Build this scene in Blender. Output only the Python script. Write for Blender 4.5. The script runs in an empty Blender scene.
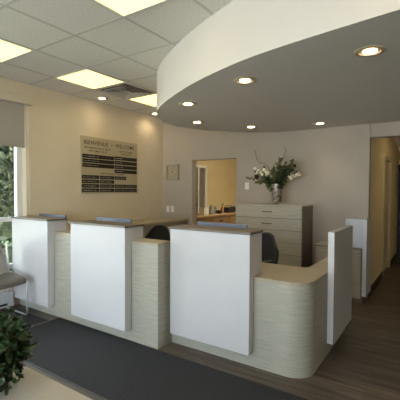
import bpy, bmesh, math, random
from mathutils import Vector, Matrix
random.seed(7)
C = bpy.context.scene.collection
PI = math.pi
T = .6096
GX, GY = -2.11, 2.042          # ceiling grid origin
CH = 2.829                     # ceiling height
SZ = 2.375                     # soffit underside
WX = -4.46                     # left wall
BY = 5.34                      # back wall
RX = 3.2
FY = -2.6

# ------------------------------------------------------------------ materials
def mat(name, col, rough=.6, metal=0, spec=.5, col2=None, scale=(8,8,8), noise=1.0, detail=4, bump=0, bscale=60, ramp=(.35,.65), emis=None, estr=0, coat=0, sheen=0):
    m = bpy.data.materials.new(name); m.use_nodes = True
    nt = m.node_tree; N = nt.nodes; L = nt.links; b = N['Principled BSDF']
    b.inputs['Base Color'].default_value = (*col, 1); b.inputs['Roughness'].default_value = rough
    b.inputs['Metallic'].default_value = metal; b.inputs['Specular IOR Level'].default_value = spec
    b.inputs['Coat Weight'].default_value = coat; b.inputs['Sheen Weight'].default_value = sheen
    tc = N.new('ShaderNodeTexCoord')
    if col2:
        mp = N.new('ShaderNodeMapping'); mp.inputs['Scale'].default_value = scale
        nz = N.new('ShaderNodeTexNoise'); nz.inputs['Scale'].default_value = noise; nz.inputs['Detail'].default_value = detail
        cr = N.new('ShaderNodeValToRGB'); cr.color_ramp.elements[0].position = ramp[0]; cr.color_ramp.elements[1].position = ramp[1]
        cr.color_ramp.elements[0].color = (*col, 1); cr.color_ramp.elements[1].color = (*col2, 1)
        L.new(tc.outputs['Object'], mp.inputs[0]); L.new(mp.outputs[0], nz.inputs['Vector'])
        L.new(nz.outputs['Fac'], cr.inputs[0]); L.new(cr.outputs[0], b.inputs['Base Color'])
    if bump:
        n2 = N.new('ShaderNodeTexNoise'); n2.inputs['Scale'].default_value = bscale; n2.inputs['Detail'].default_value = 3
        bp = N.new('ShaderNodeBump'); bp.inputs['Strength'].default_value = bump; bp.inputs['Distance'].default_value = .004
        L.new(tc.outputs['Object'], n2.inputs['Vector']); L.new(n2.outputs['Fac'], bp.inputs['Height']); L.new(bp.outputs[0], b.inputs['Normal'])
    if emis:
        b.inputs['Emission Color'].default_value = (*emis, 1); b.inputs['Emission Strength'].default_value = estr
    return m

M = {}
M['cream']  = mat('cream wall paint', (.78,.675,.51), .75, col2=(.81,.705,.54), scale=(3,3,3), bump=.15, bscale=180)
M['taupe']  = mat('taupe wall paint', (.44,.382,.315), .75, col2=(.46,.402,.335), scale=(3,3,3), bump=.15, bscale=180)
M['yellow'] = mat('yellow wall paint', (.74,.61,.37), .75, col2=(.77,.64,.40), scale=(3,3,3), bump=.15, bscale=180)
M['soffit'] = mat('soffit paint', (.72,.685,.65), .8, col2=(.74,.705,.67), scale=(3,3,3), bump=.1, bscale=180)
M['white_paint'] = mat('white trim paint', (.75,.75,.73), .45, col2=(.78,.78,.76), scale=(5,5,5))
M['tbar']   = mat('ceiling grid metal', (.60,.58,.54), .5, col2=(.63,.61,.57), scale=(5,5,5))
M['panel']  = mat('white laminate', (.64,.635,.655), .4, col2=(.67,.665,.685), scale=(4,4,4))
M['linen']  = mat('linen laminate', (.36,.35,.285), .5, col2=(.52,.50,.43), scale=(5,5,150), noise=1.0, detail=5, ramp=(.3,.7))
M['worktop']= mat('tan worktop laminate', (.40,.345,.25), .42, col2=(.47,.41,.30), scale=(18,60,30), noise=1, detail=5)
M['browntop']= mat('brown laminate top', (.13,.105,.085), .35, col2=(.20,.165,.135), scale=(4,60,40), noise=1, detail=5)
M['credenza']= mat('taupe laminate', (.27,.235,.18), .5, col2=(.32,.28,.22), scale=(4,4,90))
M['cabfront']= mat('pale laminate', (.44,.385,.29), .45, col2=(.54,.48,.375), scale=(5,5,110), detail=5)
M['cabside']= mat('brown laminate side and gap shade', (.17,.135,.10), .5, col2=(.21,.17,.13), scale=(60,60,4))
M['honey']  = mat('honey wood', (.36,.22,.11), .35, col2=(.50,.33,.18), scale=(40,3,40), detail=5, coat=.2)
M['honey_dark'] = mat('honey wood fronts', (.20,.12,.06), .4, col2=(.27,.165,.085), scale=(20,4,40), detail=5)
M['black']  = mat('black plastic', (.018,.018,.02), .45, col2=(.025,.025,.028), scale=(9,9,9))
M['mesh']   = mat('black chair mesh', (.020,.022,.026), .8, col2=(.035,.037,.042), scale=(300,300,300), bump=.4, bscale=400)
M['fabric_black'] = mat('black fabric', (.022,.023,.027), .9, col2=(.035,.036,.04), scale=(200,200,200), bump=.4, bscale=300)
M['chrome'] = mat('chrome', (.80,.81,.83), .3, .85, col2=(.84,.85,.87), scale=(5,5,5))
M['steel']  = mat('brushed steel', (.45,.44,.41), .35, 1, col2=(.52,.51,.48), scale=(60,4,60))
M['greyfab']= mat('grey seat vinyl', (.13,.115,.10), .6, col2=(.16,.145,.13), scale=(60,60,60), bump=.2, bscale=250)
M['greyback']= mat('grey chair back', (.26,.24,.215), .5, col2=(.29,.27,.245), scale=(30,30,30))
M['mon']    = mat('blue grey monitor shell', (.17,.20,.27), .35, col2=(.20,.23,.30), scale=(9,9,9))
M['screen'] = mat('dark screen', (.02,.022,.028), .12, col2=(.025,.027,.033), scale=(5,5,5))
M['mat']    = mat('charcoal carpet mat', (.015,.016,.020), .95, col2=(.034,.036,.042), scale=(90,90,90), noise=1, detail=6, bump=1, bscale=220)
M['matedge']= mat('rubber mat edge', (.06,.06,.065), .7, col2=(.09,.09,.095), scale=(30,30,30))
M['blind']  = mat('taupe shade fabric', (.38,.36,.33), .8, col2=(.44,.42,.39), scale=(90,90,300))  # tone lightened to stand in for daylight coming through the weave
M['valance']= mat('cream valance', (.62,.56,.44), .5, col2=(.65,.59,.47), scale=(9,9,9))
M['plate']  = mat('white switch plastic', (.80,.78,.70), .4, col2=(.83,.81,.73), scale=(9,9,9))
M['signboard'] = mat('champagne metal sign', (.52,.44,.30), .5, .1, col2=(.58,.50,.35), scale=(200,200,2))
M['signtext'] = mat('dark lettering', (.05,.035,.02), .5, col2=(.06,.045,.03), scale=(9,9,9))
M['strip']  = mat('black name strip', (.012,.010,.009), .65, col2=(.022,.02,.018), scale=(9,9,9))
M['striptext'] = mat('pale engraved lettering', (.45,.42,.36), .5, col2=(.5,.47,.4), scale=(9,9,9))
M['table']  = mat('beige table laminate', (.53,.485,.425), .3, col2=(.59,.54,.48), scale=(3,3,3), detail=6)
M['leaf']   = mat('glossy green leaf', (.016,.042,.015), .28, col2=(.045,.10,.04), scale=(14,14,14), ramp=(.3,.7), coat=.3)
M['stem']   = mat('plant stem', (.08,.09,.035), .6, col2=(.12,.12,.05), scale=(30,30,30))
M['terra']  = mat('dark plant pot', (.05,.05,.05), .4, col2=(.07,.07,.07), scale=(9,9,9))
M['soil']   = mat('soil', (.03,.02,.012), .95, col2=(.06,.04,.025), scale=(60,60,60))
M['sprig']  = mat('olive greenery', (.10,.115,.04), .55, col2=(.19,.20,.08), scale=(20,20,20))
M['sprig2'] = mat('dark greenery', (.03,.045,.02), .5, col2=(.06,.08,.03), scale=(20,20,20))
M['petal']  = mat('cream petals', (.72,.66,.50), .6, col2=(.80,.75,.60), scale=(20,20,20))
M['darkpetal'] = mat('dark rosette', (.045,.02,.02), .6, col2=(.08,.03,.03), scale=(20,20,20))
M['twig']   = mat('brown twig', (.10,.065,.035), .7, col2=(.16,.11,.06), scale=(40,40,40))
M['mercury']= mat('mottled silver vase', (.16,.13,.11), .42, .7, col2=(.62,.57,.50), scale=(30,30,30), detail=6, ramp=(.4,.62))
M['clockface'] = mat('tan clock face', (.40,.34,.23), .5, col2=(.46,.40,.28), scale=(30,30,30))
M['clockframe'] = mat('bronze clock frame', (.34,.30,.20), .4, .3, col2=(.40,.36,.25), scale=(30,30,30))
M['rust']   = mat('rust brown metal', (.20,.09,.04), .5, col2=(.25,.12,.06), scale=(30,30,30))
M['bark']   = mat('tree bark', (.08,.06,.045), .9, col2=(.13,.10,.075), scale=(8,8,2))
M['cedar']  = mat('cedar foliage', (.09,.115,.065), .7, col2=(.25,.28,.18), scale=(5,5,5), ramp=(.3,.7))
M['asphalt']= mat('pale concrete paving', (.48,.46,.42), .9, col2=(.56,.54,.50), scale=(20,20,20))
M['grass']  = mat('lawn', (.09,.13,.04), .9, col2=(.14,.18,.07), scale=(20,20,20))
M['doorblack'] = mat('black door paint', (.012,.012,.014), .45, col2=(.018,.018,.02), scale=(5,5,5))
M['doortan'] = mat('tan door paint', (.50,.40,.24), .5, col2=(.54,.44,.27), scale=(5,5,5))
M['doorgrey'] = mat('grey door paint', (.20,.19,.17), .5, col2=(.23,.22,.20), scale=(5,5,5))
M['base']   = mat('dark vinyl baseboard', (.03,.028,.027), .6, col2=(.04,.038,.036), scale=(9,9,9))
M['whiteplastic'] = mat('white plastic', (.82,.82,.82), .4, col2=(.86,.86,.86), scale=(9,9,9))
M['amber']  = mat('amber liquid bottle', (.35,.20,.08), .2, col2=(.42,.26,.12), scale=(9,9,9))
M['heater'] = mat('white heater enamel', (.68,.69,.70), .4, col2=(.72,.73,.74), scale=(9,9,9))
M['lightpanel'] = mat('lit diffuser', (.5,.46,.36), .5, emis=(1,.77,.29), estr=1.85)
M['bulb']   = mat('lit lamp', (.9,.88,.8), .5, emis=(1,.82,.52), estr=14)
M['reflector'] = mat('gold reflector', (.75,.55,.30), .3, .8, col2=(.8,.6,.35), scale=(9,9,9))
M['ring']   = mat('tan trim ring', (.50,.42,.30), .4, col2=(.55,.47,.34), scale=(9,9,9))

def acoustic():
    m = mat('acoustic tile', (.74,.72,.68), .9, col2=(.86,.84,.80), scale=(70,70,70), noise=1, detail=6, ramp=(.35,.62), bump=.6, bscale=120)
    return m
M['tile'] = acoustic()

def floormat():
    m = bpy.data.materials.new('wood look plank floor'); m.use_nodes = True
    N = m.node_tree.nodes; L = m.node_tree.links; b = N['Principled BSDF']
    tc = N.new('ShaderNodeTexCoord')
    br = N.new('ShaderNodeTexBrick'); br.offset = .37; br.inputs['Scale'].default_value = 1
    br.inputs['Brick Width'].default_value = 1.2; br.inputs['Row Height'].default_value = .15
    br.inputs['Mortar Size'].default_value = .0016; br.inputs['Mortar Smooth'].default_value = .1
    br.inputs['Color1'].default_value = (.8,.8,.8,1); br.inputs['Color2'].default_value = (1.25,1.25,1.25,1); br.inputs['Mortar'].default_value = (.4,.4,.4,1)
    mp = N.new('ShaderNodeMapping'); mp.inputs['Scale'].default_value = (1.6,26,1)
    nz = N.new('ShaderNodeTexNoise'); nz.inputs['Scale'].default_value = 1; nz.inputs['Detail'].default_value = 7; nz.inputs['Roughness'].default_value = .65
    cr = N.new('ShaderNodeValToRGB'); e = cr.color_ramp.elements
    e[0].position = .36; e[0].color = (.046,.035,.028,1); e[1].position = .66; e[1].color = (.165,.13,.105,1)
    mx = N.new('ShaderNodeMix'); mx.data_type = 'RGBA'; mx.blend_type = 'MULTIPLY'; mx.inputs[0].default_value = 1
    L.new(tc.outputs['Object'], br.inputs['Vector']); L.new(tc.outputs['Object'], mp.inputs[0]); L.new(mp.outputs[0], nz.inputs['Vector'])
    L.new(nz.outputs['Fac'], cr.inputs[0]); L.new(cr.outputs[0], mx.inputs[6]); L.new(br.outputs['Color'], mx.inputs[7])
    L.new(mx.outputs[2], b.inputs['Base Color']); b.inputs['Roughness'].default_value = .38
    return m
M['floor'] = floormat()

def glassmat():
    m = bpy.data.materials.new('clear window glass'); m.use_nodes = True
    N = m.node_tree.nodes; L = m.node_tree.links; N.clear()
    o = N.new('ShaderNodeOutputMaterial'); t = N.new('ShaderNodeBsdfTransparent'); g = N.new('ShaderNodeBsdfGlossy')
    t.inputs[0].default_value = (.93,.96,.95,1); g.inputs['Roughness'].default_value = .02
    f = N.new('ShaderNodeFresnel'); f.inputs[0].default_value = 1.3
    x = N.new('ShaderNodeMixShader'); L.new(f.outputs[0], x.inputs[0]); L.new(t.outputs[0], x.inputs[1]); L.new(g.outputs[0], x.inputs[2]); L.new(x.outputs[0], o.inputs[0])
    return m
M['glass'] = glassmat()
def jarmat():
    m = bpy.data.materials.new('clear jar glass'); m.use_nodes = True
    b = m.node_tree.nodes['Principled BSDF']; b.inputs['Base Color'].default_value = (.85,.85,.8,1)
    b.inputs['Transmission Weight'].default_value = .7; b.inputs['Roughness'].default_value = .08
    return m
M['jar'] = jarmat()

# ------------------------------------------------------------------ mesh helpers
def B(): return bmesh.new()
def box(bm, x0, x1, y0, y1, z0, z1, bev=0, seg=2):
    vs = [bm.verts.new((x, y, z)) for x in (x0, x1) for y in (y0, y1) for z in (z0, z1)]
    fs = [(0,1,3,2),(4,6,7,5),(0,4,5,1),(2,3,7,6),(0,2,6,4),(1,5,7,3)]
    F = [bm.faces.new([vs[i] for i in f]) for f in fs]
    if bev:
        es = list({e for f in F for e in f.edges})
        bmesh.ops.bevel(bm, geom=es, offset=bev, segments=seg, affect='EDGES', profile=.5)
    return bm
def prism(bm, pts, z0, z1):
    lo = [bm.verts.new((x, y, z0)) for x, y in pts]; hi = [bm.verts.new((x, y, z1)) for x, y in pts]
    n = len(pts)
    bm.faces.new(lo[::-1]); bm.faces.new(hi)
    for i in range(n):
        j = (i+1) % n; bm.faces.new((lo[i], lo[j], hi[j], hi[i]))
    return bm
def lathe(bm, prof, cx=0, cy=0, cz=0, n=24, axis='Z'):
    rings = []
    for r, z in prof:
        ring = []
        for k in range(n):
            a = 2*PI*k/n
            p = (r*math.cos(a), r*math.sin(a), z)
            if axis == 'Y': p = (p[0], p[2], p[1])
            if axis == 'X': p = (p[2], p[0], p[1])
            ring.append(bm.verts.new((p[0]+cx, p[1]+cy, p[2]+cz)))
        rings.append(ring)
    for a, b in zip(rings, rings[1:]):
        for k in range(n):
            j = (k+1) % n
            bm.faces.new((a[k], a[j], b[j], b[k]))
    if prof[0][0] > 1e-5: bm.faces.new(rings[0][::-1])
    if prof[-1][0] > 1e-5: bm.faces.new(rings[-1])
    return bm
def tube(bm, pts, r, n=8, closed=False):
    pts = [Vector(p) for p in pts]; rr = r if isinstance(r, (list, tuple)) else [r]*len(pts)
    rings = []; up = None
    for i, p in enumerate(pts):
        if closed: d = (pts[(i+1) % len(pts)]-pts[i-1])
        else: d = (pts[min(i+1, len(pts)-1)]-pts[max(i-1, 0)])
        d.normalize()
        if up is None:
            up = Vector((0,0,1)) if abs(d.z) < .9 else Vector((1,0,0))
        s = d.cross(up); s.normalize(); up = s.cross(d); up.normalize()
        rings.append([bm.verts.new(p + rr[i]*(math.cos(2*PI*k/n)*s + math.sin(2*PI*k/n)*up)) for k in range(n)])
    m = len(rings)
    for i in range(m if closed else m-1):
        a, b = rings[i], rings[(i+1) % m]
        for k in range(n):
            j = (k+1) % n; bm.faces.new((a[k], a[j], b[j], b[k]))
    if not closed:
        bm.faces.new(rings[0][::-1]); bm.faces.new(rings[-1])
    return bm
def rounded(path, rad=.05, k=5):
    out = [Vector(path[0])]
    for i in range(1, len(path)-1):
        a, b, c = Vector(path[i-1]), Vector(path[i]), Vector(path[i+1])
        d1 = (a-b); d2 = (c-b); r = min(rad, d1.length*.45, d2.length*.45)
        p, q = b+d1.normalized()*r, b+d2.normalized()*r
        for t in range(k+1):
            t /= k; out.append((1-t)**2*p + 2*t*(1-t)*b + t*t*q)
    out.append(Vector(path[-1])); return out
def crom(P, n=8):
    out = []
    for i in range(len(P)-1):
        p0, p1, p2, p3 = P[max(i-1,0)], P[i], P[i+1], P[min(i+2, len(P)-1)]
        for k in range(n):
            t = k/n
            out.append(tuple(.5*((2*b)+(c-a)*t+(2*a-5*b+4*c-d)*t*t+(-a+3*b-3*c+d)*t**3) for a, b, c, d in zip(p0, p1, p2, p3)))
    out.append(tuple(P[-1])); return out
def slab(bm, fn, nu, nv, th):
    """curved pad: fn(u,v)->(point, normal), thickness th"""
    G = [[fn(i/nu, j/nv) for j in range(nv+1)] for i in range(nu+1)]
    A = [[bm.verts.new(p+nn*th/2) for p, nn in r] for r in G]; D = [[bm.verts.new(p-nn*th/2) for p, nn in r] for r in G]
    for i in range(nu):
        for j in range(nv):
            bm.faces.new((A[i][j], A[i+1][j], A[i+1][j+1], A[i][j+1])); bm.faces.new((D[i][j], D[i][j+1], D[i+1][j+1], D[i+1][j]))
    rim = [(i,0) for i in range(nu)]+[(nu,j) for j in range(nv)]+[(i,nv) for i in range(nu,0,-1)]+[(0,j) for j in range(nv,0,-1)]
    for k in range(len(rim)):
        a, b = rim[k], rim[(k+1) % len(rim)]
        bm.faces.new((A[a[0]][a[1]], D[a[0]][a[1]], D[b[0]][b[1]], A[b[0]][b[1]]))
    return bm
def obj(name, bm, m, parent=None, smooth=None, world=False, kind=None, label=None):
    if world and parent: bmesh.ops.translate(bm, verts=bm.verts, vec=-parent_loc(parent))
    bmesh.ops.recalc_face_normals(bm, faces=bm.faces)
    me = bpy.data.meshes.new(name); bm.to_mesh(me); bm.free()
    me.materials.append(m)
    if smooth:
        for p in me.polygons: p.use_smooth = True
        me.set_sharp_from_angle(angle=math.radians(smooth))
    o = bpy.data.objects.new(name, me); C.objects.link(o)
    if parent: o.parent = parent
    if kind: o['kind'] = kind
    if label: o['label'] = label
    return o
def parent_loc(p):
    v = p.location.copy()
    while p.parent: p = p.parent; v += p.location
    return v
def tag(o, label, cat, group=None):
    o['label'] = label; o['category'] = cat
    if group: o['group'] = group
    return o
def thing(name, label, cat, loc=(0,0,0), rz=0, group=None):
    o = bpy.data.objects.new(name, None); o.empty_display_size = .1; C.objects.link(o); o.location = loc; o.rotation_euler.z = rz
    return tag(o, label, cat, group)
def struct(name, bm, m, smooth=None, parent=None):
    o = obj(name, bm, m, parent, smooth)
    if not parent: o['kind'] = 'structure'
    return o
def dup(root, loc, rz=0, label=None):
    r = root.copy(); C.objects.link(r); r.location = loc; r.rotation_euler = (0,0,rz)
    if label: r['label'] = label
    def rec(src, dst):
        for ch in list(src.children):
            c = ch.copy(); C.objects.link(c); c.parent = dst; rec(ch, c)
    rec(root, r); return r

# ------------------------------------------------------------------ setting
struct('floor', box(B(), -6, RX+.15, FY-.15, 10.0, -.06, 0), M['floor'])
struct('ground', box(B(), -40, 30, -30, 30, -.2, -.07), M['asphalt'])

# left wall with the window opening
WY0, WY1, WZ0, WZ1 = .25, 2.60, .45, 2.60
b = B()
box(b, WX-.18, WX, FY, WY0, 0, CH+.1); box(b, WX-.18, WX, WY1, BY, 0, CH+.1)
box(b, WX-.18, WX, WY0, WY1, 0, WZ0); box(b, WX-.18, WX, WY0, WY1, WZ1, CH+.1)
struct('wall_left', b, M['cream'])
# back wall with the doorway and the corridor opening
DX0, DX1, DZ = -3.773, -2.87, 2.007
HX0, HX1, HZ = -.829, .75, 2.19
b = B()
box(b, WX-.18, DX0, BY, BY+.13, 0, CH+.1); box(b, DX1, HX0, BY, BY+.13, 0, CH+.1); box(b, HX1, RX+.15, BY, BY+.13, 0, CH+.1)
box(b, DX0, DX1, BY, BY+.13, DZ, CH+.1); box(b, HX0, HX1, BY, BY+.13, HZ, CH+.1)
box(b, -1.445, HX0, BY-.02, BY, 0, SZ)
struct('wall_back', b, M['taupe'])
struct('wall_right', box(B(), RX, RX+.15, FY, BY, 0, CH+.1), M['taupe'])
b = B()
box(b, WX-.18, -4.1, FY-.15, FY, 0, CH+.1); box(b, .8, RX+.15, FY-.15, FY, 0, CH+.1)
box(b, -4.1, .8, FY-.15, FY, 0, .12); box(b, -4.1, .8, FY-.15, FY, 2.6, CH+.1)
struct('wall_front', b, M['cream'])
# corridor
b = B(); HH = 2.44
box(b, HX0-.12, HX0, BY+.13, 6.85, 0, HH); box(b, HX0-.12, HX0, 7.75, 9.15, 0, HH); box(b, HX0-.12, HX0, 6.85, 7.75, 2.03, HH)
struct('wall_hall_left', b, M['yellow'])
struct('wall_hall_right', box(B(), HX1, HX1+.12, BY+.13, 9.15, 0, HH), M['yellow'])
struct('wall_hall_end', box(B(), HX0-.12, HX1+.12, 9.15, 9.27, 0, HH), M['yellow'])
struct('ceiling_hall', box(B(), HX0-.12, HX1+.12, BY+.13, 9.27, HH, HH+.05), M['tile'])
struct('baseboard_hall', box(box(B(), HX0, HX0+.012, BY+.02, 6.80, 0, .1), HX0, HX0+.012, 7.80, 9.14, 0, .1), M['base'])
d = struct('door_1', box(B(), HX0-.07, HX0-.03, 6.88, 7.72, .01, 2.0), M['doortan'])
obj('door_frame', box(box(box(B(), HX0-.1, HX0+.015, 6.80, 6.87, 0, 2.08), HX0-.1, HX0+.015, 7.73, 7.80, 0, 2.08), HX0-.1, HX0+.015, 6.87, 7.73, 2.01, 2.08), M['doortan'], d)
obj('door_handle', tube(lathe(B(), [(.028,0),(.028,.012)], HX0-.03, 7.62, 1.0, axis='X'), [(HX0-.02,7.62,1.0),(HX0+.02,7.62,1.0),(HX0+.02,7.52,1.0)], .009), M['steel'], d)
d = struct('door_2', box(B(), HX0+.02, .12, 9.10, 9.14, .01, 2.02), M['doorblack'])
obj('door_frame', box(box(box(B(), HX0+.003, HX0+.018, 9.08, 9.149, 0, 2.05), .122, .16, 9.08, 9.149, 0, 2.05), HX0+.018, .122, 9.08, 9.149, 2.022, 2.06), M['doorblack'], d)
obj('door_handle', tube(lathe(B(), [(.028,0),(.028,-.012)], .05, 9.10, 1.0, axis='Y'), [(.05,9.09,1.0),(.05,9.05,1.0),(-.05,9.05,1.0)], .009), M['steel'], d)
# back room
b = B(); BH = 2.6; KX = -5.2
box(b, KX-.12, KX, BY+.13, 6.7, 0, BH); box(b, KX-.12, KX, 7.99, 9.9, 0, BH); box(b, KX-.12, KX, 6.7, 7.99, 2.07, BH)
struct('wall_room_left', b, M['yellow'])
struct('wall_room_end', box(B(), KX-.12, HX0-.13, 9.9, 10.0, 0, BH), M['yellow'])
struct('wall_room_right', box(B(), -1.3, -1.2, BY+.13, 9.9, 0, BH), M['yellow'])
struct('wall_room_front', box(box(B(), KX-.12, WX-.181, BY, BY+.13, 0, BH), KX, WX-.18, BY+.131, BY+.14, 0, BH), M['yellow'])
struct('ceiling_room', box(B(), KX-.12, -1.2, BY+.13, 10.0, BH, BH+.05), M['white_paint'])
d = struct('door_3', box(B(), KX-.07, KX-.03, 6.72, 7.58, .01, 2.03), M['doorgrey'])
obj('door_frame', box(box(box(box(B(), KX-.1, KX+.02, 6.64, 6.71, 0, 2.12), KX-.1, KX+.02, 7.59, 7.65, 0, 2.05), KX-.1, KX+.02, 7.93, 8.02, 0, 2.12), KX-.1, KX+.02, 6.71, 7.93, 2.05, 2.12), M['white_paint'], d)
obj('door_handle', tube(box(lathe(B(), [(.03,0),(.03,.015)], KX-.03, 7.5, 1.10, axis='X'), KX-.03, KX+.005, 7.46, 7.54, 1.0, 1.22, .005), [(KX-.01,7.5,1.10),(KX+.05,7.5,1.10),(KX+.05,7.36,1.10)], .014), M['black'], d)
struct('window_3', box(B(), KX-.07, KX-.05, 7.66, 7.925, .05, 2.05), M['doorgrey'])

# ceiling: tiles and T-bar grid
struct('ceiling', box(B(), WX-.18, RX+.15, FY-.15, BY+.13, CH, CH+.08), M['tile'])
ARC = [(3.2,1.92),(1.6,1.90),(.6,1.96),(-.195,2.07),(-.92,2.20),(-1.38,2.345),(-1.92,2.60),(-2.50,2.97),(-2.84,3.28),(-3.03,3.57),(-3.14,3.88),(-3.15,4.20),(-2.93,4.65),(-2.55,5.04),(-2.12,BY-.001)]
arc = crom(ARC, 8)
def outside(x, y):       # true if the point is not under the soffit
    n = len(arc); inside = False; P = arc+[(3.2, BY)]
    j = len(P)-1
    for i in range(len(P)):
        if (P[i][1] > y) != (P[j][1] > y) and x < (P[j][0]-P[i][0])*(y-P[i][1])/(P[j][1]-P[i][1])+P[i][0]: inside = not inside
        j = i
    return not inside
b = B(); w = .012
i = -3
def seglines(const, vals, horizontal):
    step = .05; a = vals[0]; start = None; out = []
    while a <= vals[1]+1e-6:
        ok = outside(a, const) if horizontal else outside(const, a)
        if ok and start is None: start = a
        if (not ok) and start is not None: out.append((start, a)); start = None
        a += step
    if start is not None: out.append((start, vals[1]))
    return out
for i in range(-3, 9):
    x = GX+i*T
    if x < RX:
        for s, e in seglines(x, (FY, BY), False): box(b, x-w, x+w, s, e, CH-.003, CH-.0002)
for j in range(-8, 6):
    y = GY+j*T
    if FY < y < BY:
        for s, e in seglines(y, (WX, RX), True): box(b, s, e, y-w, y+w, CH-.0032, CH-.0004)
box(b, WX, WX+.022, FY, BY, CH-.004, CH-.0006)
struct('ceiling_grid', b, M['tbar'])
b = prism(B(), arc+[(RX, BY)], SZ, CH-.001)
struct('ceiling_soffit', b, M['soffit'], smooth=30)

# windows
def window(name, b0, frame_b, pane_b):
    o = struct(name, frame_b, M['white_paint']); obj('glass_pane', pane_b, M['glass'], o); return o
b = B(); fx0, fx1 = WX-.16, WX-.09
box(b, fx0, fx1, WY0, WY1, WZ0, WZ0+.06); box(b, fx0, fx1, WY0, WY1, WZ1-.06, WZ1)
for y in (WY0, 1.40, WY1-.07): box(b, fx0, fx1, y, y+.07, WZ0+.06, WZ1-.06)
for a0, a1 in ((WY0+.07, 1.40), (1.47, WY1-.07)): box(b, fx0, fx1, a0, a1, 1.06, 1.11)
window('window_1', None, b, box(B(), WX-.13, WX-.124, WY0+.03, WY1-.03, WZ0+.03, WZ1-.03))
struct('trim_1', box(B(), WX-.085, WX+.03, WY0-.03, WY1+.0, WZ0-.035, WZ0, .004), M['white_paint'])
b = B()
for x in (-4.1, -2.48, -.86, .74): box(b, x, x+.06, FY-.12, FY-.05, .18, 2.54)
box(b, -4.1, .8, FY-.12, FY-.05, .12, .18); box(b, -4.1, .8, FY-.12, FY-.05, 2.54, 2.6)
window('window_2', None, b, box(B(), -4.07, .77, FY-.09, FY-.084, .15, 2.57))
struct('baseboard_back', box(box(B(), DX1+.0, -2.63, BY-.012, BY, 0, .1), -4.0, -4.0+.2, BY-.012, BY, 0, .1), M['base'])

# ------------------------------------------------------------------ ceiling fixtures
def ceiling_light(x, y, label):
    t = thing('ceiling_light', label, 'ceiling light', (x, y, CH), 0, 'square ceiling light panels'); h = T/2
    f = B()
    for a in ((-h,h,-h,-h+.022),(-h,h,h-.022,h),(-h,-h+.022,-h+.022,h-.022),(h-.022,h,-h+.022,h-.022)): box(f, *a, -.008, -.001)
    obj('frame', f, M['white_paint'], t)
    obj('diffuser', box(B(), -h+.022, h-.022, -h+.022, h-.022, -.005, -.001), M['lightpanel'], t)
    return t
cell = lambda i, j: (GX+(i+.5)*T, GY+(j+.5)*T)
cl = ceiling_light(*cell(0,-1), 'lit square ceiling panel at the top of the photo, nearest the curved soffit')
def cdup(i, j, label): x, y = cell(i, j); return dup(cl, (x, y, CH), 0, label)
cdup(-3,-1, 'lit square ceiling panel at the left edge above the window')
cdup(-3, 1, 'lit square ceiling panel just before the air vent')
cdup(-3, 3, 'lit square ceiling panel half hidden behind the curved soffit, beyond the vent')
for i, j in ((-3,-3),(-3,-5),(0,-3),(0,-5),(3,-1),(3,-3),(3,-5),(6,-1),(6,-3),(6,-5)):  # unseen panels added outside the view to brighten the room
    cdup(i, j, 'unseen lit ceiling panel added for room light, towards the shop front')
# air vent: 4-way louvre
x, y = cell(-3, 2)
t = thing('air_vent', 'square louvred metal air vent between two lit ceiling panels', 'air vent', (x, y, CH))
h = T/2
obj('shade_backing', box(B(), -h+.01, h-.01, -h+.01, h-.01, -.003, -.001), M['cabside'], t)  # dark sheet stands in for the shaded duct behind the louvres
f = B()
for a in ((-h,h,-h,-h+.04),(-h,h,h-.04,h),(-h,-h+.04,-h+.04,h-.04),(h-.04,h,-h+.04,h-.04)): box(f, *a, -.012, -.003)
obj('frame', f, M['tbar'], t)
for k, r in enumerate((.235,.185,.135,.085)):
    f = B()
    P0 = [(-r,-r),(r,-r),(r,r),(-r,r)]; q = r-.030
    P1 = [(-q,-q),(q,-q),(q,q),(-q,q)]
    for s in range(4):
        a, c = P0[s], P0[(s+1)%4]; e, g = P1[s], P1[(s+1)%4]
        v = [f.verts.new((*p, z)) for p, z in ((a,-.028),(c,-.028),(g,-.006),(e,-.006),(a,-.025),(c,-.025),(g,-.003),(e,-.003))]
        for ff in ((0,1,2,3),(7,6,5,4),(0,4,5,1),(1,5,6,2),(2,6,7,3),(3,7,4,0)): f.faces.new([v[n] for n in ff])
    obj('louvre', f, M['tbar'], t)
obj('centre_plate', box(B(), -.055,.055,-.055,.055,-.02,-.012), M['tbar'], t)

SPOT = []
def downlight(x, y, z, label, tilt=0, group='recessed downlights under the curved soffit'):
    t = thing('downlight', label, 'downlight', (x, y, z), 0, group)
    obj('trim_ring', lathe(B(), [(.062,-.001),(.095,-.001),(.097,-.006),(.088,-.012),(.066,-.010),(.062,-.001)], n=32), M['ring'], t, 40)
    obj('reflector', lathe(B(), [(.0,-.0012),(.062,-.0012),(.062,-.004),(.0,-.004)], n=32), M['reflector'], t, 40)
    obj('lamp', lathe(B(), [(0.0,-.0045),(.038,-.0045),(.044,-.008),(.036,-.012),(0,-.013)], n=24), M['bulb'], t, 40)
    return t
L0 = downlight(-.407, 2.564, SZ, 'largest downlight, at the upper right under the soffit')
for (x, y), lab in zip([(-1.366,2.681),(-2.231,3.076),(-2.73,3.969),(-2.274,4.661),(-1.38,4.917)],
    ['second downlight from the right along the soffit front edge','third downlight from the right along the soffit front edge','soffit downlight nearest the wall clock and soffit tip',
     'soffit downlight above the back doorway','soffit downlight above the flower arrangement']):
    dup(L0, (x, y, SZ), 0, lab)
dup(L0, (-4.219, 3.642, CH), 0, 'round ceiling downlight above the directory sign')['group'] = 'ceiling downlights along the sign wall'
dup(L0, (-4.271, 4.889, CH), 0, 'ceiling downlight near the far corner, just past the soffit edge')['group'] = 'ceiling downlights along the sign wall'
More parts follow.
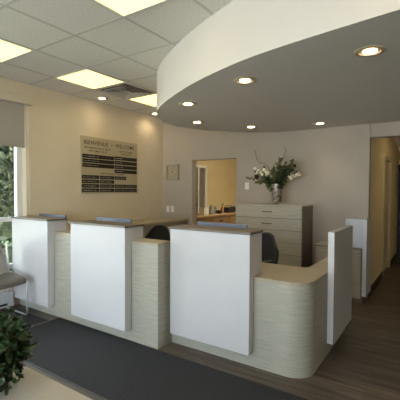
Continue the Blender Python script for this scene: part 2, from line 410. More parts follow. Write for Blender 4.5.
def spot(x, y, z, e, ang=110, col=(1,.80,.52)):
    l = bpy.data.lights.new('downlight_beam', 'SPOT'); l.energy = e; l.color = col; l.spot_size = math.radians(ang); l.spot_blend = .9; l.shadow_soft_size = .04
    o = bpy.data.objects.new('downlight_beam', l); C.objects.link(o); o.location = (x, y, z-.02)
for x, y in ((-.407,2.564),(-1.366,2.681),(-2.231,3.076),(-2.73,3.969),(-2.274,4.661),(-1.38,4.917)): spot(x, y, SZ, 10)
spot(-4.219,3.642,CH,3,150); spot(-4.271,4.889,CH,5,150)

# corridor lamp implied by its yellow light; unseen back room lamp added as fill
def flush_lamp(x, y, z, label, e):
    t = thing('flush_ceiling_lamp', label, 'ceiling light', (x, y, z))
    obj('base', lathe(B(), [(.16,-.001),(.17,-.001),(.17,-.03),(.16,-.03)], n=32), M['white_paint'], t, 40)
    obj('dome', lathe(B(), [(.155,-.03),(.14,-.06),(.10,-.085),(.05,-.097),(0,-.10)], n=32), M[e], t, 60)
M['dome'] = mat('back room fill dome', (.9,.85,.7), .5, emis=(1,.88,.62), estr=140)
M['dome2'] = mat('lit corridor dome', (.9,.85,.7), .5, emis=(1,.84,.52), estr=13)
flush_lamp(-3.0, 7.6, BH, 'unseen round lamp added to brighten the back room', 'dome')
flush_lamp(.1, 6.9, HH, 'round lit ceiling lamp in the corridor', 'dome2')

# ------------------------------------------------------------------ reception counter
Q1, P1, P2, Q3 = 2.405, 2.496, 2.70, 2.62
PT = 1.105
t = thing('reception_partition', 'tall linen-textured counter partition behind the two left white panels', 'reception counter', (-3.3, P1, 0))
obj('front_panel', box(B(), WX+.003, -2.143, P1, P2-.003, 0, .955), M['linen'], t, world=True)
obj('cap', box(B(), WX+.003, -2.140, P1-.003, P2-.003, .955, .978, .002), M['worktop'], t, world=True, label='tan ledge on top of the partition')

def arcpts(cx, cy, r, a0, a1, n=14): return [(cx+r*math.cos(a0+(a1-a0)*k/n), cy+r*math.sin(a0+(a1-a0)*k/n)) for k in range(n+1)]
SXo = -.828; R = .175; DZt = .752
t = thing('reception_desk', 'L-shaped low reception desk with rounded linen-textured corner', 'reception desk', (-1.5, 2.9, 0))
outer = [(-2.139, P2)] + arcpts(SXo-R, P2+R, R, -PI/2, 0) + [(SXo, 3.99)]
inner = [(SXo-.03, 3.99)] + arcpts(SXo-R, P2+R, R-.03, 0, -PI/2) + [(-2.139, P2+.03)]
obj('apron', prism(B(), outer+inner, 0, DZt-.028), M['linen'], t, 30, world=True)
R2 = R+.004
top = [(-2.139, P2-.004)] + arcpts(SXo-R, P2+R, R2, -PI/2, 0) + [(SXo+.004, 3.995), (-1.02, 3.995), (-1.02, 3.36)] + arcpts(-1.08, 3.36, .06, 0, -PI/2, 5)[0:] + [(-4.44, 3.30), (-4.44, P2+.002), (-2.139, P2+.002)]
obj('worktop', prism(B(), top, DZt-.028, DZt), M['worktop'], t, 30, world=True)
obj('side_leg', box(B(), -1.0, -.862, 3.95, 3.985, 0, DZt-.03), M['linen'], t, world=True)
obj('support', box(B(), -2.62, -2.59, P2+.04, 3.25, 0, DZt-.03), M['linen'], t, world=True)
obj('support', box(B(), -4.40, -4.37, P2+.04, 3.25, 0, DZt-.03), M['linen'], t, world=True)

def station(x0, x1, q, thick, woodz, back, label):
    t = thing('counter_screen', label, 'counter panel', ((x0+x1)/2, q, .12), 0, 'white reception counter screens')
    obj('front_board', box(B(), x0, x1, q, q+thick-.002, .12, PT, .003), M['panel'], t, world=True)
    obj('riser_box', box(B(), x0+.002, x1-.001, q+thick-.001, q+back, woodz+.003, PT), M['panel'], t, world=True)
    obj('ledge', box(B(), x0-.018 if x0 > -4 else x0, x1+.012, q-.012, q+back+.005, PT+.001, PT+.022, .002), M['browntop'], t, world=True, label='brown wood-look ledge')
station(WX+.004, -3.708, Q1, P1-Q1-.002, .978, .25, 'white counter screen with brown ledge at the window, behind the visitor chair')
station(-3.29, -2.474, Q1, P1-Q1-.002, .978, .25, 'white counter screen with brown ledge below the directory sign, middle of three')
station(-2.10, -1.281, Q3, P2-Q3-.004, DZt, .235, 'white counter screen with brown ledge beside the rounded desk corner')
t = thing('side_screen', 'plain upright white panel on the corridor side of the rounded desk', 'counter panel', (-.79, 3.6, .12))
obj('board', box(B(), -.822, -.768, 3.225, 3.995, .12, PT, .003), M['panel'], t, world=True)
obj('bracket', box(box(B(), -.90, -.823, 3.6, 3.63, DZt+.0005, DZt+.004), -.826, -.823, 3.6, 3.63, DZt+.004, DZt+.06), M['steel'], t, world=True)
t = thing('end_screen', 'white boxed counter end over the low cabinet by the corridor', 'counter panel', (-.9, 5.1, .12))
obj('board', box(B(), -.832, -.782, 4.93, BY-.024, .12, PT, .003), M['panel'], t, world=True)
obj('riser_box', box(B(), -1.04, -.833, 4.93, BY-.024, .742, PT, .003), M['panel'], t, world=True)

t = thing('low_cabinet', 'low pale wood-look cabinet with doors beside the corridor wall', 'cabinet', (-1.15, 5.16, 0))
obj('body', box(B(), -1.453, -.842, 5.033, BY-.023, .0, .715), M['cabside'], t, world=True)  # body coloured dark so the gaps between doors read as shade
obj('top', box(B(), -1.456, -.840, 5.013, BY-.023, .715, .738, .002), M['cabfront'], t, world=True)
for x0, x1, hx in ((-1.445,-1.155,-1.18),(-1.145,-.862,-.885)):
    dr = obj('door', box(B(), x0, x1, 5.015, 5.032, .06, .703, .002), M['cabfront'], t, world=True)
    obj('handle', tube(B(), rounded([(hx,5.014,.55),(hx,4.99,.55),(hx,4.99,.65),(hx,5.014,.65)], .01), .004), M['steel'], dr).location = -Vector(t.location)

# drawer cabinet
LX0, LX1, LY, LT = -2.61, -1.585, 4.839, 1.262
t = thing('drawer_cabinet', 'tall wide pale drawer cabinet below the flower arrangement', 'cabinet', ((LX0+LX1)/2, (LY+BY)/2, 0))
obj('body', box(B(), LX0, LX1, LY+.022, BY-.003, 0, LT-.022), M['cabside'], t, world=True, label='brown side panels')
obj('top', box(B(), LX0-.004, LX1+.004, LY-.004, BY-.003, LT-.021, LT, .002), M['cabfront'], t, world=True)
z = LT-.024
for k in range(7):
    dr = obj('drawer', box(B(), LX0+.003, LX1-.003, LY, LY+.019, z-.162, z, .002), M['cabfront'], t, world=True)
    xc = (LX0+LX1)/2; zc = z-.075
    obj('handle', tube(B(), rounded([(xc-.065,LY+.001,zc),(xc-.065,LY-.022,zc),(xc+.065,LY-.022,zc),(xc+.065,LY+.001,zc)], .01), .0075), M['cabside'], dr).location = -Vector(t.location)
    z -= .17

# credenza along the sign wall
t = thing('credenza', 'waist-high taupe cabinet run with tan top along the sign wall', 'cabinet', (-4.15, 4.4, 0))
obj('body', box(B(), WX+.003, -3.885, 3.42, BY-.004, 0, .905), M['credenza'], t, world=True)
obj('top', box(B(), WX+.003, -3.86, 3.40, BY-.003, .906, .94, .003), M['worktop'], t, world=True, label='tan top')
for k in range(4):
    y0 = 3.43+k*.477
    dr = obj('door', box(B(), -3.884, -3.868, y0, y0+.47, .08, .895, .002), M['credenza'], t, world=True)
    obj('handle', tube(B(), rounded([(-3.869,y0+.40,.74),(-3.845,y0+.40,.74),(-3.845,y0+.40,.84),(-3.869,y0+.40,.84)], .01), .004), M['steel'], dr).location = -Vector(t.location)

# ------------------------------------------------------------------ monitors
def monitor(x, y, rz, label):
    t = thing('computer_monitor', label, 'monitor', (x, y, DZt+.001), rz, 'monitors on the reception desk')
    W, H = .56, .33; zt = .392
    obj('shell', box(B(), -W/2, W/2, -.012, .014, zt-H, zt, .006), M['mon'], t)
    obj('screen', box(B(), -W/2+.012, W/2-.012, .0145, .0165, zt-H+.015, zt-.012), M['screen'], t)
    obj('rear_bulge', box(B(), -.16, .16, -.034, -.0125, zt-.27, zt-.08, .01), M['mon'], t)
    obj('stand', box(B(), -.03, .03, -.050, -.035, .008, .24, .004), M['black'], t)
    obj('foot', lathe(B(), [(0,0),(.11,0),(.11,.006),(.05,.009),(0,.009)], 0, -.0, 0, 32), M['black'], t, 40)
    return t
m0 = monitor(-1.795, 3.04, 0, 'blue-grey monitor back peeking over the screen beside the rounded desk corner')
dup(m0, (-3.10, 2.84, DZt+.001), 0, 'blue-grey monitor back peeking over the middle screen below the sign')
dup(m0, (-4.175, 2.78, DZt+.001), 0, 'blue-grey monitor back peeking over the screen at the window')

# ------------------------------------------------------------------ office chairs (front is -Y)
def office_chair(x, y, rz, label, top=.97):
    t = thing('office_chair', label, 'office chair', (x, y, 0), rz, 'black office chairs behind the desk')
    st = B()
    lathe(st, [(.035,.07),(.04,.09),(.03,.115)], n=16)
    for k in range(5):
        a = 2*PI*k/5+.3
        tube(st, [(0,0,.095),(.14*math.cos(a),.14*math.sin(a),.09),(.29*math.cos(a),.29*math.sin(a),.07)], [.024,.02,.014])
    obj('star_base', st, M['black'], t, 50)
    for k in range(5):
        a = 2*PI*k/5+.3; c = B(); cx, cy = .29*math.cos(a), .29*math.sin(a)
        lathe(c, [(0,-.02),(.024,-.02),(.028,-.008),(.028,.008),(.024,.02),(0,.02)], cx, cy, .0285, 16, 'X'); tube(c, [(cx,cy,.045),(cx,cy,.068)], .009)
        obj('caster', c, M['black'], t, 50)
    obj('gas_lift', lathe(B(), [(.026,.11),(.026,.28),(.016,.28),(.016,.42)], n=16), M['chrome'], t, 50)
    def seat(u, v):
        X = (u-.5)*.49*(1-.10*max(0,(v-.6))); Y = -.25+.48*v
        z = .455+.02*abs(2*u-1)**2 - .03*max(0,(.25-v)/.25)**2
        return Vector((X, Y, z)), Vector((0,0,1))
    obj('seat', slab(B(), seat, 12, 12, .055), M['fabric_black'], t, 60)
    def back(u, v):
        a = (u-.5); wd = .47*(1-.16*abs(2*v-1)**4*(1 if v > .5 else 1.2)); hh = .50+(top-.50)*v - .16*max(0, v-.55)*abs(2*a)**3*2
        return Vector((a*wd, .265+.04*v-.07*(2*a)**2+.03*math.sin(PI*v), hh)), Vector((.3*a, -1, .1)).normalized()
    obj('backrest', slab(B(), back, 16, 16, .022), M['mesh'], t, 60)
    fr = [back(u, 0)[0] for u in [k/8 for k in range(9)]] + [back(1, v)[0] for v in [k/10 for k in range(1,11)]] + [back(u, 1)[0] for u in [1-k/8 for k in range(1,9)]] + [back(0, v)[0] for v in [1-k/10 for k in range(1,10)]]
    obj('back_frame', tube(B(), fr, .014, 8, True), M['black'], t, 60)
    obj('spine', tube(B(), rounded([(0,.02,.40),(0,.30,.40),(0,.34,.55),(0,.325,.76)], .08), .018), M['black'], t, 60)
    for s in (-1, 1):
        ar = obj('armrest', box(B(), s*.29-.035, s*.29+.035, -.12, .13, .655, .685, .01), M['black'], t)
        obj('arm_post', tube(B(), rounded([(s*.18,.02,.415),(s*.285,.02,.415),(s*.29,.02,.655)], .05), .015), M['black'], ar, 60)
    return t
oc = office_chair(-3.36, 3.72, .1, 'black office chair behind the partition, left of the doorway', .945)
dup(oc, (-1.88, 3.80, 0), -.45, 'black mesh office chair behind the low desk, in front of the drawer cabinet')

# ------------------------------------------------------------------ visitor chair (faces +X)
t = thing('visitor_chair', 'grey visitor chair with chrome sled frame by the window', 'chair', (-4.19, 2.04, .001), 0)
for s in (-1, 1):
    y = s*.262
    p = [(.20, y, .405),(.245, y, .39),(.235, y, .015),(-.22, y, .015),(-.16, y, .42),(-.20, y, .80)]
    obj('sled_frame', tube(B(), rounded(p, .04, 6), .011, 10), M['chrome'], t, 60)
def vseat(u, v):
    X = -.17+.44*u; Y = (v-.5)*.50*(1-.06*u)
    return Vector((X, Y, .425+.015*(2*v-1)**2+.012*math.sin(PI*u)-.02*max(0,(u-.85)/.15)**2)), Vector((0,0,1))
obj('seat', slab(B(), vseat, 14, 12, .045), M['greyfab'], t, 60)
def vback(u, v):
    a = (u-.5); wd = .50*(1-.10*v); cut = .16*abs(2*a)**5*v
    return Vector((-.175-.06*v+.05*(2*a)**2, a*wd, .465+.38*v-cut)), Vector((1,-.3*a,.12)).normalized()
obj('backrest', slab(B(), vback, 14, 12, .018), M['greyback'], t, 60)

# heater under the window
t = thing('baseboard_heater', 'white baseboard heater under the window, behind the chair', 'heater', (WX+.04, 1.3, .02))
obj('casing', box(B(), WX+.003, WX+.075, .3, 2.38, .03, .21, .006), M['heater'], t, world=True)
obj('grille', box(B(), WX+.0755, WX+.079, .4, 2.30, .05, .075), M['black'], t, world=True)
for yy in (.5, 2.1): obj('foot', box(B(), WX+.01, WX+.06, yy, yy+.04, .0, .0295), M['heater'], t, world=True)

# roller shade
t = thing('roller_shade', 'taupe roller shade half lowered over the left window', 'window shade', (WX, 1.4, 2.6))
obj('valance', box(B(), WX+.002, WX+.085, .15, 2.65, 2.545, 2.645, .004), M['valance'], t, world=True, label='cream valance box')
obj('shade_fabric', box(B(), WX+.030, WX+.033, .20, 2.56, 2.02, 2.545), M['blind'], t, world=True)
obj('hem_bar', box(B(), WX+.025, WX+.038, .20, 2.56, 1.995, 2.02, .003), M['blind'], t, world=True)
obj('bead_chain', tube(B(), [(WX+.05,2.60,2.54),(WX+.05,2.605,1.5),(WX+.05,2.615,1.2)], .003), M['white_paint'], t, world=True)

# ------------------------------------------------------------------ mats
t = thing('floor_mat', 'long charcoal carpet mat in front of the counter', 'floor mat', (-1.5, 2.07, 0))
obj('border', box(B(), -3.60, .6, 1.67, 2.485, .0005, .006, .002), M['matedge'], t, world=True)
obj('pile', box(B(), -3.585, .585, 1.69, 2.47, .006, .010), M['mat'], t, world=True)
t = thing('floor_mat', 'charcoal carpet mat under the grey visitor chair', 'floor mat', (-4.0, 1.6, 0))
obj('border', box(B(), -4.37, -3.63, .6, 2.37, .0005, .0008, 0), M['matedge'], t, world=True)
obj('pile', box(B(), -4.36, -3.64, .61, 2.36, .0008, .0010), M['mat'], t, world=True)

# ------------------------------------------------------------------ sign
SY0, SY1, SZ0, SZ1 = 3.432, 4.616, 1.41, 2.27
t = thing('directory_sign', 'large welcome directory sign with black name strips on the cream wall', 'sign', (WX, (SY0+SY1)/2, SZ0))
SW, SH = SY1-SY0, SZ1-SZ0
bd = obj('board', box(B(), WX+.004, WX+.020, SY0, SY1, SZ0, SZ1, .002), M['signboard'], t, world=True)
def text(s, u, v, size, m, par, x=WX+.0205, width=None, align='CENTER', name='lettering'):
    cu = bpy.data.curves.new('txt', 'FONT'); cu.body = s; cu.size = size; cu.align_x = align; cu.align_y = 'CENTER'; cu.extrude = .0008; cu.offset = size*.012; cu.space_character = 1.18
    tmp = bpy.data.objects.new('txt', cu); C.objects.link(tmp); bpy.context.view_layer.update()
    me = bpy.data.meshes.new_from_object(tmp.evaluated_get(bpy.context.evaluated_depsgraph_get())); bpy.data.objects.remove(tmp)
    xs = [q.co.x for q in me.vertices]; w0 = max(xs)-min(xs); k = (width/w0) if width else 1
    base = parent_loc(par)
    for q in me.vertices: a, bb, c = q.co; q.co = Vector((x+c, SY0+u*SW+a*k, SZ1-v*SH+bb))-base
    me.materials.clear(); me.materials.append(m); me.name = name
    o = bpy.data.objects.new(name, me); C.objects.link(o); o.parent = par
    return o
text('BIENVENUE  \u2022  WELCOME', .49, .105, .088, M['signtext'], t, width=1.0*SW*.88)
text('OPTOM\u00c9TRISTES EN DROIT', .27, .195, .042, M['signtext'], t, width=.44*SW)
text('OPTOMETRISTS', .27, .25, .040, M['signtext'], t, width=.30*SW)
text('OPTICIENS', .77, .20, .040, M['signtext'], t, width=.25*SW)
text('OPTICIANS', .77, .25, .038, M['signtext'], t, width=.20*SW)
text('PERSONNEL \u2022 STAFF', .52, .64, .034, M['signtext'], t, width=.42*SW)
rows = [(.02,.545,.312,.372,'l'),(.02,.545,.392,.452,'l'),(.02,.545,.472,.532,'l'),
        (.555,.985,.302,.362,'r'),(.555,.985,.386,.446,'r'),(.555,.985,.470,.530,'r'),(.555,.985,.552,.612,'r')]
for y0 in (.680,.758,.836,.914):
    for a, c in ((.012,.285),(.297,.545)): rows.append((a, c, y0, y0+.056, 's'))
rows.append((.555,.77,.680,.736,'s'))
for y0 in (.836,.914):
    for a, c in ((.555,.765),(.772,.985)): rows.append((a, c, y0, y0+.056, 's'))
for a, c, v0, v1, k in rows:
    st = obj('name_strip', box(B(), WX+.0205, WX+.025, SY0+a*SW, SY0+c*SW, SZ1-v1*SH-.004, SZ1-v0*SH+.002, .001), M['strip'], t, world=True)
    wb = B(); yy = SY0+a*SW+.02; zc = SZ1-(v0+v1)/2*SH; end = SY0+a*SW + (c-a)*SW*(.5 if k == 'l' else .35 if k == 'r' else .8)
    while yy < end:
        L_ = random.uniform(.006,.012); hh = random.choice((.007,.009,.012)); box(wb, WX+.0252, WX+.0262, yy, yy+L_, zc-hh/2-.002, zc+hh/2-.002); yy += L_+random.choice((.003,.003,.003,.016))
    o = obj('lettering', wb, M['striptext'], st); o.location = -Vector(t.location)

# ------------------------------------------------------------------ clock & switches
cx, cz, s = -4.211, 1.80, .148
t = thing('wall_clock', 'small square tan wall clock beside the far corner', 'clock', (cx, BY, cz))
f = B()
for a in ((-s,s,s-.028,s),(-s,s,-s,-s+.028),(-s,-s+.028,-s+.028,s-.028),(s-.028,s,-s+.028,s-.028)): box(f, a[0], a[1], -.035, -.003, a[2], a[3], .003)
obj('frame', f, M['clockframe'], t)
obj('face', box(B(), -s+.029, s-.029, -.016, -.003, -s+.029, s-.029), M['clockface'], t)
f = B()
for k in range(12):
    a = 2*PI*k/12; c, sn = math.cos(a), math.sin(a)
    box(f, .092*c-.006, .092*c+.006, -.018, -.0165, .092*sn-.009, .092*sn+.009)
obj('hour_marks', f, M['rust'], t)
obj('dial_ring', tube(B(), [(.072*math.cos(2*PI*k/28), -.018, .072*math.sin(2*PI*k/28)) for k in range(28)], .0018, 6, True), M['clockframe'], t)
obj('hand', tube(B(), [(0,-.021,-.01),(.006,-.021,.062)], [.004,.002]), M['rust'], t)
obj('hand', tube(B(), [(0,-.024,0),(-.035,-.024,.028)], [.004,.003]), M['rust'], t)
obj('hub', lathe(B(), [(.007,-.026),(.007,-.0165)], axis='Y', n=12), M['rust'], t)
def switch(x, z, label):
    t = thing('light_switch', label, 'light switch', (x, BY, z), 0, 'white wall plates')
    obj('plate', box(B(), -.036, .036, -.007, -.001, -.058, .058, .002), M['plate'], t)
    obj('rocker', box(B(), -.016, .016, -.011, -.0075, -.032, .032, .0015), M['plate'], t)
    return t
s0 = switch(-4.336, 1.108, 'left white wall plate of the pair by the far corner, under the clock')
dup(s0, (-4.227, BY, 1.108), 0, 'right white wall plate of the pair by the far corner, under the clock')
dup(s0, (-2.669, BY, 1.54), 0, 'white light switch on the taupe wall between doorway and flowers')

# ------------------------------------------------------------------ vase and flowers
VX, VY = -2.04, 5.06
t = thing('vase', 'mottled silver cylinder vase on the drawer cabinet', 'vase', (VX, VY, LT+.001))
obj('body', lathe(B(), [(.03,.03),(.058,.035),(.070,.05),(.078,.30),(.074,.30),(.066,.06),(0,.055)], n=28), M['mercury'], t, 40)
obj('foot', lathe(B(), [(0,0),(.05,0),(.05,.006),(.018,.016),(.018,.024),(.032,.0295),(0,.0295)], n=28), M['jar'], t, 40)
VT = LT+.30
def stemcurve(tip, bend=.3, n=8):
    a = Vector((VX+random.uniform(-.03,.03), VY+random.uniform(-.03,.03), LT+.07)); m = Vector((VX+(tip[0]-VX)*.25, VY+(tip[1]-VY)*.3, VT+.06)); c = Vector(tip)
    m.x = max(VX-.05, min(VX+.05, m.x)); 
    return [(1-t)**2*a+2*t*(1-t)*m+t*t*c for t in [k/n for k in range(n+1)]]
def leaf(bm, p, d, nrm, L, W):
    d = d.normalized(); s = d.cross(nrm)
    if s.length < 1e-4: s = d.cross(Vector((1,0,.2)))
    s.normalize(); nn = s.cross(d).normalized()
    P = [p, p+d*L*.35+s*W*.5, p+d*L*.75+s*W*.42, p+d*L, p+d*L*.75-s*W*.42, p+d*L*.35-s*W*.5, p+d*L*.5-nn*W*.15]
    v = [bm.verts.new(q) for q in P]
    for a, b_ in ((0,1),(1,2),(2,3),(3,4),(4,5),(5,0)): bm.faces.new((v[a], v[b_], v[6]))
def rv(): return Vector((random.gauss(0,1), random.gauss(0,1), random.gauss(0,1))).normalized()
tips = [((-2.45,5.0,1.66),'sprig'),((-2.32,5.08,1.72),'sprig2'),((-2.24,4.98,1.80),'sprig'),((-2.12,5.12,1.80),'sprig2'),((-1.99,5.04,1.93),'sprig'),
        ((-1.90,5.0,1.80),'sprig2'),((-1.83,5.1,1.86),'sprig'),((-1.76,5.02,1.80),'sprig2'),((-2.18,4.95,1.66),'sprig2'),((-1.93,4.95,1.70),'sprig2'),((-2.05,4.93,1.74),'sprig'),((-2.30,4.97,1.60),'sprig'),((-1.74,4.97,1.70),'sprig2'),((-1.86,5.0,1.78),'sprig2'),((-1.93,5.06,1.85),'sprig2'),((-2.36,5.0,1.74),'sprig'),((-1.80,5.05,1.90),'sprig')]
def rel(bm, o): bmesh.ops.translate(bm, verts=bm.verts, vec=-Vector(o)); return bm
for tip, mm in tips:
    c = stemcurve(tip)
    t = thing('greenery_sprig', 'olive green leafy sprig standing in the silver vase', 'foliage sprig', (VX, VY, LT+.07), 0, 'leafy sprigs in the silver vase')
    obj('stem', tube(B(), c, .003, 6), M['stem'], t, world=True)
    f = B()
    for k in range(3, len(c)):
        for q in range(7):
            p = c[k-1].lerp(c[k], random.random()); d = (c[k]-c[k-1]).normalized()*.6+rv()*.8
            leaf(f, p, d, rv(), random.uniform(.05,.085), random.uniform(.026,.04))
    obj('leaves', f, M[mm], t, world=True)
for tip, lab in (((-2.37,4.98,1.79),'cream blossom spray on the left side of the vase'),((-1.66,4.92,1.70),'cream blossom spray on the right side of the vase'),((-2.18,4.94,1.76),'short cream blossom spray near the middle of the vase')):
    c = stemcurve(tip)
    t = thing('blossom_spray', lab, 'flower', (VX, VY, LT+.07), 0)
    obj('stem', tube(B(), c, .003, 6), M['stem'], t, world=True)
    for k in range(9):
        f = B(); p = c[-1].lerp(c[-3], k/8)+rv()*.022; ax = (Vector((0,-1,.3))+rv()*.6).normalized()
        u = ax.cross(Vector((0,0,1))).normalized(); w_ = ax.cross(u)
        for q in range(5):
            a = 2*PI*q/5; d = u*math.cos(a)+w_*math.sin(a)+ax*.25
            leaf(f, p, d, ax, .030, .024)
        obj('blossom', f, M['petal'], t, world=True)
t = thing('dark_rosette', 'dark maroon leaf rosette at the left of the vase', 'flower', (VX, VY, LT+.07))
c = stemcurve((-2.30,4.94,1.67))
obj('stem', tube(B(), c, .003, 6), M['stem'], t, world=True)
f = B()
for q in range(16):
    a = 2.4*q; d = Vector((math.cos(a), -.5-.02*q, math.sin(a))); leaf(f, c[-1]+Vector((0,-.002*q,0)), d, Vector((0,-1,0)), .055-.002*q, .034)
obj('petals', f, M['darkpetal'], t, world=True)
for P, lab in (([(VX-.02,VY,LT+.08),(VX-.05,VY,VT+.1),(-2.22,5.06,1.86),(-2.30,5.05,1.88),(-2.36,5.06,1.93),(-2.38,5.05,2.02),(-2.41,5.06,2.09)],'bare curly twig rising left of the vase'),
               ([(VX+.02,VY,LT+.08),(VX+.02,VY,VT+.1),(-1.97,5.06,1.90),(-1.93,5.05,1.97),(-1.91,5.06,2.04),(-1.92,5.05,2.10)],'bare straight twig rising right of the vase')):
    t = thing('bare_twig', lab, 'twig', P[0])
    obj('stem', tube(B(), crom(P, 5), .0035, 6), M['twig'], t, world=True)
    f = B()
    for k in range(3, len(P)-1): tube(f, [P[k], Vector(P[k])+Vector((random.uniform(-.05,.05), 0, .05))], [.0025,.001], 5)
    obj('side_shoots', f, M['twig'], t, world=True)

# ------------------------------------------------------------------ back room counter & items
t = thing('back_counter', 'honey wood counter with drawers in the room behind the doorway', 'counter', (-4.35, 7.4, 0))
obj('top', box(B(), -4.66, -4.08, 5.75, 8.9, .895, .93, .004), M['honey'], t, world=True)
obj('body', box(B(), -4.64, -4.12, 5.78, 8.88, 0, .894), M['honey_dark'], t, world=True)
for k in range(4):
    y0 = 5.80+k*.77
    for z0, z1 in ((.70,.88),(.10,.685)):
        dr = obj('drawer' if z0 > .5 else 'door', box(B(), -4.119, -4.102, y0, y0+.755, z0, z1, .002), M['honey_dark'], t, world=True)
        zc = (z0+z1)/2 if z0 > .5 else .62
        obj('handle', box(B(), -4.1015, -4.08, y0+.31, y0+.43, zc-.012, zc+.018, .005), M['black'], dr).location = -Vector(t.location)
def ci(name, label, cat, X, Y): return thing(name, label, cat, (X, Y, .931))
CI = [(203,212.5),(211,212),(214.5,212),(218,212.3),(221.5,211.5),(227,211.3),(233,210)]
POS = ITEMPOS = [(-4.35,6.60),(-4.35,6.92),(-4.40,7.12),(-4.33,7.20),(-4.36,7.42),(-4.36,7.70),(-4.38,8.20)]
x, y = POS[0]; t = ci('tissue_box', 'white box on the honey wood counter beside the grey door', 'box', x, y)
obj('carton', box(B(), -.07,.07,-.09,.09,0,.15,.003), M['whiteplastic'], t); obj('opening', box(B(), -.05,.05,-.02,.02,.1505,.152), M['doorgrey'], t)
x, y = POS[1]; t = ci('glass_jar', 'taller clear glass jar next to the white box on the back counter', 'jar', x, y)
obj('body', lathe(B(), [(0,0),(.055,0),(.06,.02),(.06,.15),(.045,.17),(.04,.17),(.054,.148),(.054,.02),(0,.008)], n=24), M['jar'], t, 40); obj('lid', lathe(B(), [(0,.1705),(.05,.1705),(.05,.19),(.012,.195),(.016,.215),(0,.22)], n=24), M['steel'], t, 40)
x, y = POS[2]; t = ci('glass_jar', 'clear glass jar with white contents on the back counter', 'jar', x, y)
obj('body', lathe(B(), [(0,0),(.045,0),(.048,.02),(.048,.16),(.044,.16),(.042,.02),(0,.008)], n=24), M['jar'], t, 40); obj('contents', lathe(B(), [(0,.01),(.036,.01),(.036,.12),(0,.125)], n=20), M['whiteplastic'], t, 40)
x, y = POS[3]; t = ci('dark_bowl', 'small dark bowl on the back counter left of the bottle', 'bowl', x, y)
obj('bowl', lathe(B(), [(0,0),(.05,0),(.085,.06),(.08,.06),(.046,.01),(0,.01)], n=24), M['black'], t, 40); obj('rim', tube(B(), [(.0825*math.cos(2*PI*k/24),.0825*math.sin(2*PI*k/24),.062) for k in range(24)], .003, 6, True), M['black'], t, 40)
x, y = POS[4]; t = ci('pump_bottle', 'clear amber pump bottle on the back counter', 'bottle', x, y)
obj('body', lathe(B(), [(0,0),(.035,0),(.038,.01),(.038,.12),(.014,.15),(.014,.165),(0,.165)], n=20), M['amber'], t, 40); obj('pump', tube(lathe(B(), [(0,.1655),(.017,.1655),(.017,.185),(0,.185)], n=16), [(0,0,.185),(0,0,.215),(.035,0,.213)], .006), M['black'], t)
x, y = POS[5]; t = ci('black_basket', 'black basket on the back counter right of the bottle', 'basket', x, y)
f = B(); box(f, -.1,.1,-.15,.15,0,.006)
for k in range(5):
    z = .02+k*.022; f2 = [(-.1,-.15,z),(.1,-.15,z),(.1,.15,z),(-.1,.15,z)]; tube(f, f2, .010, 6, True)
obj('weave', f, M['black'], t); obj('handle', tube(B(), rounded([(0,-.15,.11),(0,-.15,.16),(0,.15,.16),(0,.15,.11)], .05), .006), M['black'], t)
x, y = POS[6]; t = ci('card_terminal', 'low dark grey device at the right end of the back counter', 'device', x, y)
obj('body', box(B(), -.1,.1,-.16,.16,0,.10,.012), M['doorblack'], t); obj('lid', box(B(), -.09,.09,-.15,.15,.1005,.13,.01), M['doorgrey'], t)

# ------------------------------------------------------------------ beige table and plant
TX, TY, TA = -1.40, .541, 0
t = thing('beige_table', 'beige table top in the bottom left foreground', 'table', (TX, TY, 0), TA)
obj('tabletop', box(B(), -.80, .80, -.30, .272, .71, .74, .006, 3), M['table'], t)
for sx in (-.72, .72):
    for sy in (-.24, .21): obj('leg', box(B(), sx-.02, sx+.02, sy-.02, sy+.02, .0, .66), M['steel'], t)
obj('apron_frame', box(box(box(box(B(), -.74,.74,-.26,-.235,.66,.709),-.74,.74,.205,.23,.66,.709),-.74,-.715,-.235,.205,.66,.709),.715,.74,-.235,.205,.66,.709), M['steel'], t)
PX, PY, PZ = -1.345, .65, .741
t = thing('potted_plant', 'bushy potted plant with glossy dark green leaves on the beige table', 'plant', (PX, PY, PZ))
obj('pot', lathe(B(), [(0,0),(.05,0),(.062,.08),(.067,.08),(.067,.092),(.058,.092),(.055,.075),(0,.07)], n=28), M['terra'], t, 40)
obj('soil', lathe(B(), [(0,.071),(.054,.0755),(.054,.082),(0,.086)], n=24), M['soil'], t, 40)
ns = 110; ls = B()
for k in range(ns):
    a = 2*PI*k*.618; sv = -.97+1.95*(k+.5)/ns; rr = random.uniform(.80,1.0); q0 = math.sqrt(1-sv*sv); q0 = max(q0, .72) if sv < 0 else q0
    tip = Vector((.145*rr*q0*math.cos(a), .145*rr*q0*math.sin(a), .145+.130*sv*rr)); st = Vector((.03*math.cos(a), .03*math.sin(a), .075)); md = Vector((.5*tip.x, .5*tip.y, max(.16, tip.z*.85)))
    c = [(1-q)**2*st+2*q*(1-q)*md+q*q*tip for q in [i/8 for i in range(9)]]
    obj('stem', tube(B(), c, [.005-.0004*i for i in range(9)], 6), M['stem'], t, 60)
    for i in range(2, 9):
        for q in range(7):
            d = (c[i]-c[i-1]).normalized()*.5+rv()*.8+Vector((0,0,.15)); p = c[i-1].lerp(c[i], random.random())
            n0 = (Vector((p.x, p.y, .1))*1.2+Vector((0,0,.5))+rv()*.4)
            L_ = random.uniform(.018,.029); 
            if (p+d.normalized()*L_).z < .01: continue
            leaf(ls, p, d, n0, L_, L_*.62)
obj('leaves', ls, M['leaf'], t, kind='stuff', smooth=50)

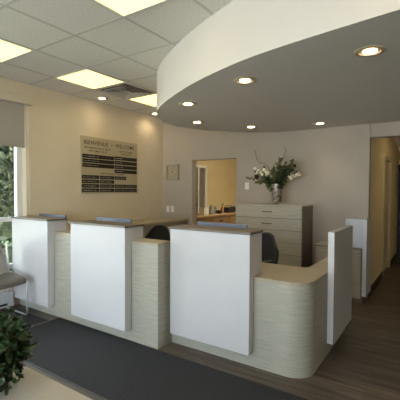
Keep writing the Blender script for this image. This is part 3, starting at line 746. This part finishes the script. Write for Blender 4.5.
# ------------------------------------------------------------------ outside the window
def cedar(x, y, h, r, label):
    t = thing('cedar_tree', label, 'tree', (x, y, -.07), 0, 'evergreens outside the window')
    obj('trunk', tube(B(), [(0,0,0),(.03,.02,h*.5),(0,0,h*.95)], [.12,.08,.02]), M['bark'], t, 60)
    f = B()
    for k in range(9000):
        z = random.random()**.8*h; rr = r*(1-(z/h)**1.6)*math.sqrt(random.uniform(.45,1))+.05; a = random.uniform(0, 2*PI)
        p = Vector((rr*math.cos(a), rr*math.sin(a), z+.1)); leaf(f, p, Vector((math.cos(a), math.sin(a), random.uniform(-.4,.8)))+rv()*.4, rv(), random.uniform(.14,.28), random.uniform(.07,.13))
    prof = [(.05,.3)]+[(r*.80*(1-(z/10)**1.6)*(.9+.2*random.random()), h*z/10) for z in range(1, 10)]+[(.02,h*.97)]
    lathe(f, prof, n=20)
    obj('foliage', f, M['cedar'], t, kind='stuff')
cedar(-8.2, 4.6, 5.0, 1.0, 'tall evergreen seen through the left window, nearest the window frame')
cedar(-8.3, 2.1, 4.6, .95, 'evergreen outside the window, further left')
cedar(-9.6, 7.4, 5.2, 1.1, 'evergreen outside the window, furthest back')
struct('lawn', box(B(), -14, -6.4, -2, 12, -.069, -.03), M['grass'])

# ------------------------------------------------------------------ world, sun, camera
wd = bpy.data.worlds.new('World'); bpy.context.scene.world = wd; wd.use_nodes = True
bg = wd.node_tree.nodes['Background']; bg.inputs[0].default_value = (.80,.88,1,1); bg.inputs[1].default_value = 6.1

sl = bpy.data.lights.new('sun', 'SUN'); sl.energy = 34; sl.color = (1,.95,.87); sl.angle = .02
so = bpy.data.objects.new('sun', sl); C.objects.link(so); so.rotation_euler = (math.radians(-38), math.radians(8), 0)
cam = bpy.data.cameras.new('Camera'); co = bpy.data.objects.new('Camera', cam); C.objects.link(co)
cam.sensor_fit = 'HORIZONTAL'; cam.sensor_width = 36; cam.lens = 359.57/400*36; cam.clip_start = .05; cam.clip_end = 200
co.location = (0, 0, 1.465)
M3 = Matrix.Rotation(math.radians(33.99), 4, 'Z') @ Matrix.Rotation(math.radians(90-1.54), 4, 'X') @ Matrix.Rotation(math.radians(.26), 4, 'Z')
co.rotation_euler = M3.to_euler()
sc = bpy.context.scene; sc.camera = co
vs = sc.view_settings; vs.view_transform = 'Standard'; vs.look = 'None'; vs.exposure = .30; vs.gamma = 1; vs.use_curve_mapping = False
